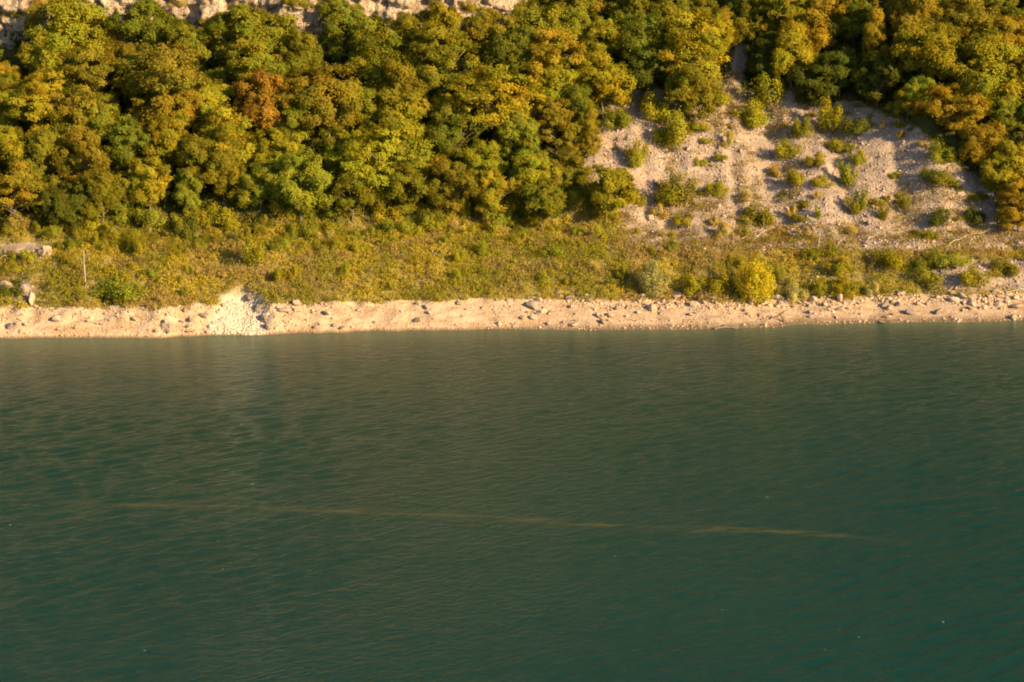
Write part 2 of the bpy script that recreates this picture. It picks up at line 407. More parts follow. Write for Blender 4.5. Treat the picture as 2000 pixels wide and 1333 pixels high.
def leaves(C, Nrm, size, r, aspect=0.62, up=0.0):
    """rhombic leaf faces at C with normals Nrm; returns V (4n,3), F (n,4)"""
    n = len(C)
    a = np.cross(Nrm, rand_dirs(n, r)); a /= np.linalg.norm(a, axis=1, keepdims=True) + 1e-9
    if up: a = a * (1 - up) + np.array([0, 0, up]); a /= np.linalg.norm(a, axis=1, keepdims=True) + 1e-9
    b = np.cross(Nrm, a); b /= np.linalg.norm(b, axis=1, keepdims=True) + 1e-9
    L = size[:, None]
    V = np.stack([C - a * L * .5, C + b * L * aspect * .5 + Nrm * L * .12, C + a * L * .5, C - b * L * aspect * .5 + Nrm * L * .12], 1)
    return V.reshape(-1, 3), np.arange(4 * n).reshape(n, 4)

def leaf_tris(C, Nrm, size, r):
    n = len(C)
    a = np.cross(Nrm, rand_dirs(n, r)); a /= np.linalg.norm(a, axis=1, keepdims=True) + 1e-9
    b = np.cross(Nrm, a); L = size[:, None]
    V = np.stack([C - a * L * .45 - b * L * .3, C + a * L * .6, C - a * L * .25 + b * L * .45], 1)
    return V.reshape(-1, 3), np.arange(3 * n).reshape(n, 3)

def tube(path, radii, sides=6):
    path = np.asarray(path, float); n = len(path)
    d = np.gradient(path, axis=0); d /= np.linalg.norm(d, axis=1, keepdims=True) + 1e-9
    ref = np.where(np.abs(d[:, 2:3]) > 0.9, np.array([[1.0, 0, 0]]), np.array([[0, 0, 1.0]]))
    a = np.cross(d, ref); a /= np.linalg.norm(a, axis=1, keepdims=True); b = np.cross(d, a)
    th = np.arange(sides) / sides * 2 * np.pi
    V = path[:, None] + np.asarray(radii)[:, None, None] * (a[:, None] * np.cos(th)[None, :, None] + b[:, None] * np.sin(th)[None, :, None])
    i, j = np.meshgrid(np.arange(n - 1), np.arange(sides), indexing='ij'); k = (j + 1) % sides
    F = np.stack([i * sides + j, i * sides + k, (i + 1) * sides + k, (i + 1) * sides + j], -1).reshape(-1, 4)
    return V.reshape(-1, 3), F

def join(parts):
    Vs, Fs, o = [], [], 0
    for v, f in parts: Vs.append(v); Fs.append(f + o); o += len(v)
    return np.concatenate(Vs), np.concatenate(Fs)

def make_tree(seed, form, n_leaf=50000):
    """a tree 8 m tall with a crown about 6.8 m across -> (trunk mesh, crown mesh)"""
    r = np.random.default_rng(seed)
    f = dict(broad=(3.3, 3.3, 4.3, 56, .95, .27), tall=(2.9, 3.7, 4.2, 56, .88, .25), cone=(2.5, 3.8, 4.2, 54, .72, .20),
             layered=(3.4, 3.2, 4.4, 66, .85, .24), loose=(3.2, 3.2, 4.6, 40, .92, .26))[form]
    rx, rz, zc, nc, cr, lsz = f
    # a few uneven lobes, each carrying many small clumps
    C, Q, LC = [], [], []
    nl = int(r.integers(5, 9)) if form != 'cone' else 9
    for k in range(nl):
        a = k * 2.4 + r.uniform(-.5, .5); h = (k + .5) / nl * 2 - 1 + r.normal(0, .12)
        w_ = math.sqrt(max(1 - h * h * .85, .1)) * r.uniform(.35, .72)
        if form == 'cone': w_ *= .75 * (1 - h) * .6 + .1
        lc = np.array([math.cos(a) * rx * w_, math.sin(a) * rx * w_, h * rz * .62])
        lr = r.uniform(.44, .68) * (rx if form != 'cone' else rx * (.75 - .4 * h))
        for q in range(nc // nl * 2):
            d = rand_dirs(1, r)[0]; d[2] = d[2] * .9 + .1
            kk = r.uniform(.3, 1) ** .5 * (1 + .25 * float(vnoise(d[0] * 1.7 + k, d[1] * 1.7, d[2] * 1.7 + seed)))
            p = lc + d * lr * kk * np.array([1.1, 1.1, .8 if form == 'layered' else .95])
            if p[2] < -rz * .95: continue
            C.append(p); Q.append(cr * r.uniform(.45, 1.05) * (1.2 - .3 * kk)); LC.append(lc)
    if form == 'cone':
        for h in np.linspace(.3, 1.02, 14): C.append(np.array([r.normal(0, .12), r.normal(0, .12), rz * h])); Q.append(.62 * (1.2 - h) + .1); LC.append(np.array([0, 0, rz * (h - .2)]))
    nc = len(C)
    C = np.array(C); rad = np.array(Q)
    w = rad ** 2; cnt = r.multinomial(n_leaf, w / w.sum())
    pos, nor, tone = [], [], []
    for c, q, m, lc in zip(C, rad, cnt, LC):
        d = rand_dirs(m, r); k = q * (0.35 + 0.65 * r.random(m) ** .55)
        k = k * (1 + 0.40 * vnoise(d[:, 0] * 2.6 + c[0], d[:, 1] * 2.6 + c[1], d[:, 2] * 2.6))
        k[r.random(m) < .10] *= 1.4
        flat = np.array([1, 1, .62 if form == 'layered' else .85])
        stretch = r.uniform(.7, 1.35, 3)
        p = c + d * k[:, None] * flat * stretch
        nt = 14; tw = rand_dirs(nt, r) + (c - lc) / (np.linalg.norm(c - lc) + .1) * .9; tw /= np.linalg.norm(tw, axis=1, keepdims=True)
        on = r.random(m) < .55; ti = r.integers(0, nt, m); tl = r.uniform(.7, 1.35, nt)
        pt = c + tw[ti] * (q * tl[ti] * r.uniform(.15, 1.0, m) ** .7)[:, None] * flat + r.normal(0, .13 * q, (m, 3))
        p = np.where(on[:, None], pt, p)
        o = p - lc; o /= np.linalg.norm(o, axis=1, keepdims=True) + 1e-9
        nn = d * .40 + o * .80 + rand_dirs(m, r) * .55 + np.array([0, 0, .55 if form == 'layered' else .25])
        pos.append(p); nor.append(nn / np.linalg.norm(nn, axis=1, keepdims=True))
        tn = np.stack([np.full(m, r.normal(1, .09)), np.full(m, np.clip(r.normal(.25, .25), 0, 1)), np.full(m, np.clip(r.normal(.2, .25), 0, 1))], 1)
        tone.append(tn)
    pos = np.concatenate(pos) + np.array([0, 0, zc]); nor = np.concatenate(nor); tone = np.concatenate(tone)
    tone[:, 0] *= r.uniform(.85, 1.15, len(tone)); tone[:, 1] = np.clip(tone[:, 1] + r.normal(0, .13, len(tone)), 0, 1)
    keep = pos[:, 2] > 0.7; pos, nor, tone = pos[keep], nor[keep], tone[keep]
    V, F = leaf_tris(pos, nor, lsz * .70 * r.uniform(.6, 1.35, len(pos)), r)
    crown = mesh_np('crown', V, F, False, {'var': np.repeat(tone, 3, 0)})
    # trunk and limbs
    parts, zt = [], zc + rz * .55
    kz = np.linspace(-0.8, zt, 8); lean = r.normal(0, .25, 2)
    px_ = lean[0] * (kz / 4) ** 2 + .12 * np.sin(kz * 1.1 + seed); py_ = lean[1] * (kz / 4) ** 2 + .12 * np.cos(kz * .9 + seed)
    path = np.stack([px_, py_, kz], 1); parts.append(tube(path, np.linspace(.20, .04, 8)))
    for c in C[np.argsort(-np.linalg.norm(C[:, :2], axis=1))[:11]]:
        e = c + np.array([0, 0, zc]); z0 = np.clip(e[2] * r.uniform(.35, .6), 1.0, zt - .5)
        s0 = np.array([np.interp(z0, kz, px_), np.interp(z0, kz, py_), z0])
        mid = s0 * .5 + e * .5 + r.normal(0, .22, 3) + np.array([0, 0, .2])
        parts.append(tube(np.array([s0, s0 * .6 + mid * .4, mid, e]), [.085, .07, .05, .02], 5))
    V, F = join(parts)
    return mesh_np('trunk', V, F, True), crown

def make_shrub(seed, form, n_leaf=3200):
    """a shrub about 2 m tall and 2 m across, standing at z = 0 -> (stems mesh, foliage mesh)"""
    r = np.random.default_rng(seed)
    nst = dict(upright=8, round=12, mound=13, sparse=8, willow=44)[form]; skew = r.normal(0, .38 if form != 'willow' else .05, 2)
    H, Wd, lsz, asp = dict(upright=(2.1, .75, .12, .45), round=(1.9, 1.0, .115, .6), mound=(1.35, 1.15, .12, .6), sparse=(1.9, .8, .13, .55), willow=(2.1, .95, .11, .3))[form]
    parts, pos, nor, tone = [], [], [], []
    per = n_leaf // nst
    for i in range(nst):
        a = r.uniform(0, 6.283); rr = Wd * r.random() ** .6
        h = H * (1 - .45 * (rr / Wd) ** 2.2) * r.uniform(.30 if form != 'willow' else .84, 1.06)
        top = np.array([math.cos(a) * rr + skew[0] * h / H, math.sin(a) * rr + skew[1] * h / H, h]); b0 = np.array([top[0] * .22, top[1] * .22, -0.15])
        mid = b0 * .45 + top * .55 + np.array([top[0] * .18, top[1] * .18, .05])
        k = np.linspace(0, 1, 5)[:, None]
        path = (1 - k) ** 2 * b0 + 2 * k * (1 - k) * mid + k * k * top
        parts.append(tube(path, np.linspace(.022, .006, 5), 4))
        s = r.random(per) ** .75; s = {'willow': .15, 'sparse': .5}.get(form, .34) + {'willow': .88, 'sparse': .52}.get(form, .68) * s
        p = (1 - s[:, None]) ** 2 * b0 + 2 * s[:, None] * (1 - s[:, None]) * mid + s[:, None] ** 2 * top
        d = rand_dirs(per, r); q = dict(upright=.36, round=.52, mound=.52, sparse=.40, willow=.30)[form] * r.random(per) ** .5 * (1.2 - .45 * s) * (1 + .4 * vnoise(d[:, 0] * 2 + i, d[:, 1] * 2, d[:, 2] * 2))
        p = p + d * q[:, None]
        nn = d + np.array([math.cos(a) * .5, math.sin(a) * .5, .4]) + rand_dirs(per, r) * .6
        pos.append(p); nor.append(nn / np.linalg.norm(nn, axis=1, keepdims=True))
        tone.append(np.tile([r.normal(1, .12), np.clip(r.normal(.25, .25), 0, 1), np.clip(r.normal(.15, .2), 0, 1)], (per, 1)))
    pos, nor, tone = np.concatenate(pos), np.concatenate(nor), np.concatenate(tone)
    tone[:, 0] *= r.uniform(.82, 1.18, len(tone))
    keep = pos[:, 2] > .02; pos, nor, tone = pos[keep], nor[keep], tone[keep]
    V, F = leaves(pos, nor, lsz * r.uniform(.65, 1.3, len(pos)), r, asp, .35)
    fol = mesh_np('foliage', V, F, False, {'var': np.repeat(tone, 4, 0)})
    V, F = join(parts)
    return mesh_np('stems', V, F, True), fol

def icosphere(sub):
    import bmesh
    bm = bmesh.new(); bmesh.ops.create_icosphere(bm, subdivisions=sub, radius=1.0)
    bm.verts.ensure_lookup_table()
    V = np.array([v.co[:] for v in bm.verts]); F = np.array([[v.index for v in f.verts] for f in bm.faces]); bm.free(); return V, F
ICO3, ICO1 = icosphere(3), icosphere(1)

def make_boulder(seed, squash=(1, .8, .7)):
    r = np.random.default_rng(seed); V, F = ICO3; V = V.copy()
    for d in rand_dirs(20, r):
        k = r.uniform(.42, .80); e = V @ d - k
        V = V - np.where(e > 0, e * .93, 0)[:, None] * d
    V *= np.array(squash) * r.uniform(.85, 1.15, 3)
    V *= 1.25 * (1 + .20 * fbm(V[:, 0] * 2.2 + seed, V[:, 1] * 2.2, V[:, 2] * 3.2 + seed, 4))[:, None]
    return mesh_np('boulder', V, F)

def make_outcrop(seed):
    r = np.random.default_rng(seed); V, F = icosphere(5); V = V.copy()
    for d in rand_dirs(16, r) * np.array([1, 1, .5]):
        d = d / np.linalg.norm(d); k = r.uniform(.55, .9); e = V @ d - k; V = V - np.where(e > 0, e * .9, 0)[:, None] * d
    g = [np.floor(V[:, i] * f + .6 * vnoise(V[:, 0] * 3, V[:, 1] * 3, V[:, 2] * 3 + i)) for i, f in ((0, 3.3), (1, 3.3), (2, 6.5))]
    V *= (1 + .20 * (_hash(*g) - .5) + .30 * fbm(V[:, 0] * 2 + seed, V[:, 1] * 2, V[:, 2] * 4, 5))[:, None]
    return mesh_np('outcrop', V * np.array([1, .8, .75]), F)

def stone_field(name, P, size, mat, bright=(.55, 1.15), flat=.65):
    """many loose angular stones joined into one mesh"""
    n = len(P); base = np.array([[x, y, z] for x in (-1, 1) for y in (-1, 1) for z in (-1, 1)], float)
    BF = np.array([[0, 1, 3, 2], [4, 6, 7, 5], [0, 4, 5, 1], [2, 3, 7, 6], [0, 2, 6, 4], [1, 5, 7, 3]])
    V = base[None] * rng.uniform(.45, 1.0, (n, 8, 1)) + rng.normal(0, .16, (n, 8, 3))
    V *= np.array([1, 1, flat]) * rng.uniform(.6, 1.25, (n, 1, 3))
    q = rng.normal(size=(n, 4)) * np.array([1, .35, .35, 1]); q /= np.linalg.norm(q, axis=1, keepdims=True)
    w, x, y, z = q.T
    Rm = np.stack([np.stack([1 - 2 * (y * y + z * z), 2 * (x * y - z * w), 2 * (x * z + y * w)], -1),
                   np.stack([2 * (x * y + z * w), 1 - 2 * (x * x + z * z), 2 * (y * z - x * w)], -1),
                   np.stack([2 * (x * z - y * w), 2 * (y * z + x * w), 1 - 2 * (x * x + y * y)], -1)], 1)
    V = np.einsum('nij,nkj->nki', Rm, V) * (size[:, None, None] * .5) + P[:, None]
    F = (BF[None] + (np.arange(n) * 8)[:, None, None]).reshape(-1, 4)
    g = rng.uniform(*bright, n); c = np.stack([g * rng.uniform(.96, 1.06, n), g, g * rng.uniform(.92, 1.08, n)], 1)
    o = link(name, mesh_np(name, V.reshape(-1, 3), F, False, {'col': np.repeat(c, 8, 0)}), mat)
    return o

# ------------------------------------------------------------------ planting
COLOURS = {  # leaf colours
    'olive': (.205, .190, .020), 'yellow olive': (.275, .242, .021), 'green': (.168, .180, .021), 'light green': (.228, .240, .026),
    'brownish': (.240, .198, .023), 'orange brown': (.275, .205, .021), 'rust orange': (.290, .172, .024), 'golden': (.310, .250, .020),
    'dark green': (.105, .118, .018), 'yellow green': (.285, .268, .023), 'bright yellow': (.540, .440, .022), 'silvery': (.370, .345, .125),
    'bright orange': (.55, .24, .025), 'straw': (.380, .295, .080)}
TREES = {f: [make_tree(100 + 10 * i + k, f) for k in range(n)] for i, (f, n) in enumerate((('broad', 4), ('tall', 3), ('cone', 1), ('layered', 3), ('loose', 2)))}
SHRUBS = {f: [make_shrub(300 + 10 * i + k, f, 8000 if f == 'willow' else 2000 if f == 'sparse' else 2600 if f == 'upright' else 3800) for k in range(2)] for i, f in enumerate(('upright', 'round', 'mound', 'sparse', 'willow'))}
BOULDERS = [make_boulder(500 + k, s) for k, s in enumerate([(1, .8, .7), (1, .9, .6), (1, .7, .85), (.9, .9, .9), (1.2, .7, .5), (1, 1, .6)])]

OUTCROPS = [make_outcrop(600 + k) for k in range(3)]
plants = []      # (root, colour, form, 'tree'/'shrub', px, py)
def plant(kind_, name, P, sx, sz, colour, form, rot=None, label=None, var=.10):
    proto = random.choice((TREES if kind_ == 'tree' else SHRUBS)[form])
    root = bpy.data.objects.new(name, None); root.empty_display_size = .3; COL.objects.link(root)
    root.location = P; root.rotation_euler = (random.gauss(0, .05), random.gauss(0, .05), random.uniform(0, 6.28) if rot is None else rot)
    root.scale = (sx, sx, sz)
    a = link('trunk' if kind_ == 'tree' else 'stems', proto[0], M['bark'], root)
    b = link('crown' if kind_ == 'tree' else 'foliage', proto[1], M['leaf'], root)
    g = random.gauss(1.12, var); c = COLOURS[colour]
    b.color = (c[0] * g * random.uniform(.94, 1.06), c[1] * g, c[2] * g, 1)
    px, py = project(np.asarray(P, float) + np.array([0, 0, sz * (4.9 if kind_ == 'tree' else 1.0)]))
    plants.append(dict(o=root, c=colour, f=form, k=kind_, px=float(px), py=float(py), label=label, P=np.asarray(P, float), r=sx * (3.4 if kind_ == 'tree' else 1.0)))
    return root

# crowns read off the photograph: centre x, centre y, width, colour, form, distinguishing label
NAMED = [
 (150, 60, 125, 'yellow olive', 'broad'), (290, 60, 105, 'green', 'loose'), (485, 78, 125, 'olive', 'broad'), (90, 118, 85, 'yellow green', 'tall'),
 (160, 100, 60, 'light green', 'loose'), (245, 122, 90, 'brownish', 'layered'), (375, 95, 85, 'green', 'tall'), (500, 132, 110, 'olive', 'layered'),
 (590, 110, 85, 'olive', 'tall'), (330, 160, 150, 'brownish', 'broad'), (410, 195, 75, 'yellow green', 'tall'), (175, 155, 105, 'brownish', 'layered'),
 (80, 190, 110, 'yellow olive', 'layered'), (150, 232, 90, 'brownish', 'broad'), (210, 230, 75, 'light green', 'broad'), (368, 205, 75, 'orange brown', 'tall'),
 (310, 242, 70, 'orange brown', 'broad'), (512, 196, 96, 'rust orange', 'tall', 'rust orange upright tree standing alone in colour among olive trees of the left wood'),
 (250, 278, 80, 'green', 'broad'), (335, 268, 85, 'yellow olive', 'loose'), (18, 285, 75, 'yellow green', 'broad', 'bright yellow green rounded tree at the left edge of the picture'),
 (100, 295, 75, 'olive', 'tall'), (160, 315, 85, 'brownish', 'loose'), (455, 268, 100, 'yellow olive', 'broad'), (600, 190, 105, 'orange brown', 'layered'),
 (570, 245, 75, 'light green', 'loose'), (390, 312, 80, 'olive', 'broad'), (30, 365, 95, 'brownish', 'layered'), (200, 375, 80, 'olive', 'tall'),
 (295, 355, 75, 'yellow olive', 'broad'), (370, 365, 60, 'light green', 'tall'), (440, 335, 80, 'olive', 'tall'), (510, 355, 70, 'light green', 'broad'),
 (590, 360, 100, 'light green', 'loose', 'light green open tree with pale bent trunk showing at the foot of the left wood'), (540, 300, 75, 'yellow olive', 'broad'), (120, 400, 70, 'dark green', 'broad'),
 (665, 50, 95, 'green', 'tall', 'tall green tree with its top against the cliff'), (735, 100, 115, 'olive', 'broad'), (865, 45, 85, 'yellow olive', 'tall'), (850, 112, 120, 'olive', 'layered'), (950, 62, 85, 'brownish', 'broad'),
 (1050, 48, 105, 'olive', 'broad'), (1122, 50, 70, 'light green', 'tall'), (1175, 70, 75, 'yellow olive', 'loose'), (1000, 105, 90, 'green', 'tall'),
 (1070, 112, 110, 'orange brown', 'layered'), (1088, 165, 80, 'yellow green', 'broad'), (1175, 145, 90, 'golden', 'broad', 'round golden olive tree at the top left corner of the scree'),
 (965, 185, 140, 'golden', 'layered', 'broad golden tree with layered branches in the centre of the wood'), (780, 175, 90, 'olive', 'tall'), (645, 195, 115, 'brownish', 'broad'), (860, 172, 70, 'green', 'loose'),
 (800, 245, 90, 'yellow olive', 'tall'), (1025, 215, 75, 'orange brown', 'tall'), (1085, 238, 85, 'brownish', 'layered'),
 (1148, 245, 62, 'orange brown', 'cone', 'narrow pointed orange brown tree beside the left edge of the scree'), (1010, 262, 75, 'light green', 'tall'), (890, 262, 85, 'green', 'loose'),
 (730, 300, 120, 'yellow green', 'layered'), (800, 305, 80, 'light green', 'tall'), (660, 300, 80, 'olive', 'broad'), (945, 315, 70, 'yellow green', 'broad'),
 (690, 375, 75, 'olive', 'loose'), (800, 355, 85, 'olive', 'loose'), (880, 365, 80, 'brownish', 'loose'), (965, 375, 70, 'yellow olive', 'loose'), (1040, 335, 80, 'yellow green', 'broad'), (1060, 390, 80, 'olive', 'broad'), (1185, 370, 90, 'yellow olive', 'loose', 'loose yellow olive tree at the lower left corner of the scree'),
 (1250, 62, 100, 'green', 'broad'), (1345, 90, 130, 'yellow olive', 'broad', 'largest yellow olive tree above the scree left of the grey gully'), (1400, 55, 70, 'yellow olive', 'tall'), (1350, 168, 90, 'olive', 'tall'), (1250, 125, 80, 'dark green', 'broad'), (1300, 30, 80, 'olive', 'tall'),
 (1545, 90, 90, 'golden', 'tall', 'tall golden tree right of the grey gully above the scree'), (1600, 35, 95, 'orange brown', 'broad'), (1705, 60, 80, 'orange brown', 'cone'), (1665, 25, 75, 'green', 'broad'), (1810, 88, 105, 'yellow olive', 'broad'),
 (1920, 130, 120, 'yellow olive', 'broad'), (1880, 205, 95, 'orange brown', 'layered'), (1915, 272, 80, 'orange brown', 'broad', 'rounded orange brown tree overhanging the right edge of the scree'), (1950, 215, 70, 'green', 'tall'),
 (1800, 175, 55, 'light green', 'tall'), (1772, 192, 55, 'golden', 'broad'), (1970, 320, 85, 'yellow olive', 'broad'), (1990, 390, 80, 'orange brown', 'layered'),
 (1780, 30, 90, 'brownish', 'tall'), (1895, 35, 95, 'brownish', 'broad'), (1975, 65, 90, 'orange brown', 'broad'), (1470, 35, 85, 'olive', 'broad'), (1530, 12, 85, 'yellow olive', 'broad'), (1220, 5, 80, 'olive', 'tall'), (1130, 0, 75, 'brownish', 'broad'),
 (1640, 130, 80, 'dark green', 'broad'), (1710, 150, 80, 'dark green', 'loose'), (1590, 160, 70, 'dark green', 'broad'), (1490, 110, 70, 'dark green', 'tall'),  # leaves coloured dark to carry the shade above the right scree
]
for e in NAMED:
    px, py, w, c, f = e[:5]
    k = 17.6 + 2.0 * max(0, (py - 250) / 400)
    rad = w / 2 / k * 1.2
    ht = min(rad * 2.25, 9.5) if f != 'cone' else rad * 3.2
    if f == 'tall': ht = rad * 2.5
    P = on_ground(px, py + .60 * ht * 17.4)
    plant('tree', 'tree', P - np.array([0, 0, .1]), rad / 3.3, ht / 8, c, f, label=e[5] if len(e) > 5 else None, var=.08)
plant('tree', 'tree', on_ground(1755, 158), .22, .30, 'bright orange', 'cone', label='small bright orange tree glowing among trees darkened for shade')

# younger trees filling the wood between them
PTS = np.array([p['P'][:2] for p in plants]); RAD = np.array([p['r'] for p in plants])
def candidates(n, x0, x1, u0, u1):
    x = rng.uniform(x0, x1, n); u = rng.uniform(u0, u1, n); y = shore(x) + beach_w(x) + u; z = height(x, y)
    px, py = project(np.stack([x, y, z], -1))
    return zip(*[a.tolist() for a in (x, y, z, u, px, py, scree_amount(x, y, z), scar_mask(x, y - shore(x)))])
fill = 0
for x, y, z, u, px, py, sc_, sm_ in candidates(9000, -78, 80, 11, 62):
    if fill >= 125: break
    if py > np.interp(px, *WOOD_EDGE) + 2 or py < -45 or px < -70 or px > 2230: continue
    if x < 4 and u > 36: continue
    if px < 105 and py < 170: continue
    if 1405 < px < 1450 and 95 < py < 230: continue
    rad = random.uniform(1.7, 2.6)
    off = px < -10 or px > 2010 or py < 20
    if off: rad *= 1.35
    d = np.hypot(PTS[:, 0] - x, PTS[:, 1] - y)
    if (d < (RAD * .62 + rad * .62)).any(): continue
    c = random.choices(['olive', 'green', 'yellow olive', 'brownish', 'light green', 'dark green', 'orange brown'], [5, 4, 3, 2, 2, 1, 1])[0]
    if 1430 < px < 1760 and 60 < py < 220: c = 'dark green'  # dark leaf colour stands in for shade on this part of the wood
    plant('tree', 'tree', (x, y, z - .1), rad / 3.3, rad * random.uniform(2.0, 2.6) / 8, c, random.choice(['broad', 'tall', 'layered', 'loose', 'broad']))
    PTS = np.vstack([PTS, [x, y]]); RAD = np.append(RAD, rad); fill += 1

# shrubs read off the photograph: centre x, base y, width, height (pixels), colour, form, label
SHR = [
 (1478, 592, 78, 84, 'bright yellow', 'willow', 'bright yellow rounded willow bush at the top of the stony beach'),
 (1275, 583, 66, 72, 'silvery', 'willow', 'grey green bush with pale leaf tips left of the bright yellow willow'),
 (1555, 590, 42, 50, 'silvery', 'round', 'pale silvery round bush just right of the bright yellow willow'),
 (1705, 582, 40, 42, 'silvery', 'sparse', 'thin silvery bush at the beach edge far right of the yellow willow'),
 (1240, 328, 44, 64, 'yellow green', 'round', 'lone upright yellow green bush on the bare upper left scree'),
 (1312, 400, 86, 74, 'olive', 'round', 'wide olive bush in the middle of the left scree'),
 (1368, 253, 38, 32, 'yellow green', 'mound'), (1312, 290, 76, 84, 'yellow green', 'round'), (1280, 240, 70, 66, 'yellow green', 'round'), (1207, 252, 52, 56, 'light green', 'round'),
 (1400, 205, 50, 52, 'yellow green', 'round'), (1470, 246, 64, 60, 'yellow green', 'round'), (1518, 212, 54, 74, 'yellow green', 'upright', 'upright twin stemmed yellow green bush at the top of the scree below dark trees'),
 (1563, 190, 24, 46, 'yellow olive', 'upright'), (1621, 262, 48, 86, 'yellow green', 'upright', 'tall thin yellow green bush with bare lower stems on the upper scree'), (1565, 268, 40, 56, 'olive', 'round'), (1670, 255, 56, 50, 'dark green', 'mound'),
 (1536, 312, 50, 46, 'yellow green', 'round'), (1592, 322, 36, 32, 'yellow olive', 'mound'), (1620, 290, 40, 36, 'olive', 'mound'), (1676, 322, 34, 36, 'yellow green', 'upright'), (1505, 345, 36, 30, 'straw', 'sparse'),
 (1556, 362, 40, 36, 'yellow green', 'round'), (1662, 372, 32, 62, 'yellow green', 'upright'), (1663, 416, 38, 54, 'yellow green', 'upright'), (1610, 362, 40, 30, 'yellow olive', 'mound'),
 (1598, 432, 16, 34, 'yellow green', 'upright', 'small vivid yellow green sapling standing alone on the lower scree'), (1480, 440, 66, 50, 'olive', 'round'), (1543, 425, 30, 34, 'straw', 'sparse'),
 (1400, 382, 44, 44, 'yellow olive', 'round'), (1420, 292, 34, 40, 'straw', 'sparse'), (1366, 322, 26, 24, 'yellow olive', 'mound'), (1340, 440, 40, 34, 'yellow olive', 'mound'), (1285, 432, 40, 40, 'straw', 'sparse'),
 (1246, 402, 34, 40, 'olive', 'round'), (1725, 430, 20, 34, 'olive', 'upright'), (1772, 415, 22, 44, 'olive', 'upright'), (1830, 440, 40, 42, 'dark green', 'round'), (1905, 440, 46, 48, 'dark green', 'round'), (1718, 400, 24, 24, 'yellow olive', 'mound'),
 (1838, 318, 52, 56, 'light green', 'round'), (1838, 362, 60, 40, 'olive', 'mound'), (1935, 372, 34, 42, 'yellow green', 'round'), (1820, 345, 46, 30, 'dark green', 'mound'), (1908, 390, 34, 26, 'yellow olive', 'mound'),
 (1655, 455, 40, 28, 'straw', 'mound'), (1570, 470, 46, 34, 'straw', 'sparse'), (1800, 470, 50, 36, 'olive', 'mound'), (1410, 470, 40, 40, 'straw', 'sparse'),
 (57, 512, 30, 34, 'yellow green', 'round', 'small vivid green bush in front of the pale rock at the left edge'), (235, 575, 90, 56, 'light green', 'mound', 'broad bright green leafy mound on the left bank near the thin post'), (30, 575, 46, 44, 'dark green', 'mound'),
 (500, 520, 40, 66, 'yellow green', 'upright'), (880, 330, 40, 40, 'yellow green', 'round'), (1080, 500, 50, 40, 'light green', 'mound'), (945, 505, 24, 40, 'yellow green', 'upright'), (965, 452, 50, 54, 'light green', 'sparse'),
 (1855, 510, 70, 40, 'light green', 'mound'), (1900, 560, 60, 50, 'yellow olive', 'round'), (1810, 565, 60, 50, 'olive', 'upright'), (1960, 540, 60, 44, 'olive', 'round'), (1740, 525, 60, 46, 'yellow olive', 'round'),
 (1640, 540, 60, 44, 'yellow olive', 'upright'), (1590, 575, 40, 34, 'olive', 'upright'), (1650, 575, 50, 40, 'yellow olive', 'upright'), (1405, 575, 50, 50, 'yellow olive', 'upright'), (1350, 575, 46, 50, 'yellow olive', 'upright'),
 (1625, 572, 16, 12, 'bright orange', 'mound', 'tiny bright orange plant at the beach edge right of the silvery bush'),
]
for e in SHR:
    px, by, w, h, c, f = e[:6]; k = 19.6 - 2.4 * max(0, (560 - by) / 480)
    plant('shrub', 'shrub', on_ground(px, by) - np.array([0, 0, .06]), w / 2 / k / (.95 if f != 'upright' else .62), h / k / 2.0, c, f, label=e[6] if len(e) > 6 else None, var=.07)
# further shrubs on the bank and along the foot of the wood
PTS = np.array([p['P'][:2] for p in plants if p['k'] == 'shrub']); RAD = np.array([p['r'] for p in plants if p['k'] == 'shrub'])
fill = 0
for x, y, z, u, px, py, sc_, sm_ in candidates(5000, -66, 66, .8, 17):
    if fill >= 95: break
    if py < np.interp(px, *WOOD_EDGE) - 6 or sc_ > .35 or px < -30 or px > 2060: continue
    if sm_ > .02 or (abs(x - SCAR_X) < 2.5 and u < 3.2): continue
    edge = float(1 - sstep(10, 70, py - np.interp(px, *WOOD_EDGE)))
    rad = random.uniform(.5, .95) + .8 * edge * random.random()
    d = np.hypot(PTS[:, 0] - x, PTS[:, 1] - y)
    if (d < (RAD + rad) * .75).any(): continue
    c = random.choices(['yellow olive', 'olive', 'yellow green', 'light green', 'straw', 'brownish', 'green'], [6, 4, 4, 2, 2, 1, 1 + 4 * edge])[0]
    plant('shrub', 'shrub', (x, y, z - .05), rad, rad * random.uniform(.75, 1.15), c, random.choice(['upright', 'round', 'mound', 'mound', 'sparse']))
    PTS = np.vstack([PTS, [x, y]]); RAD = np.append(RAD, rad); fill += 1

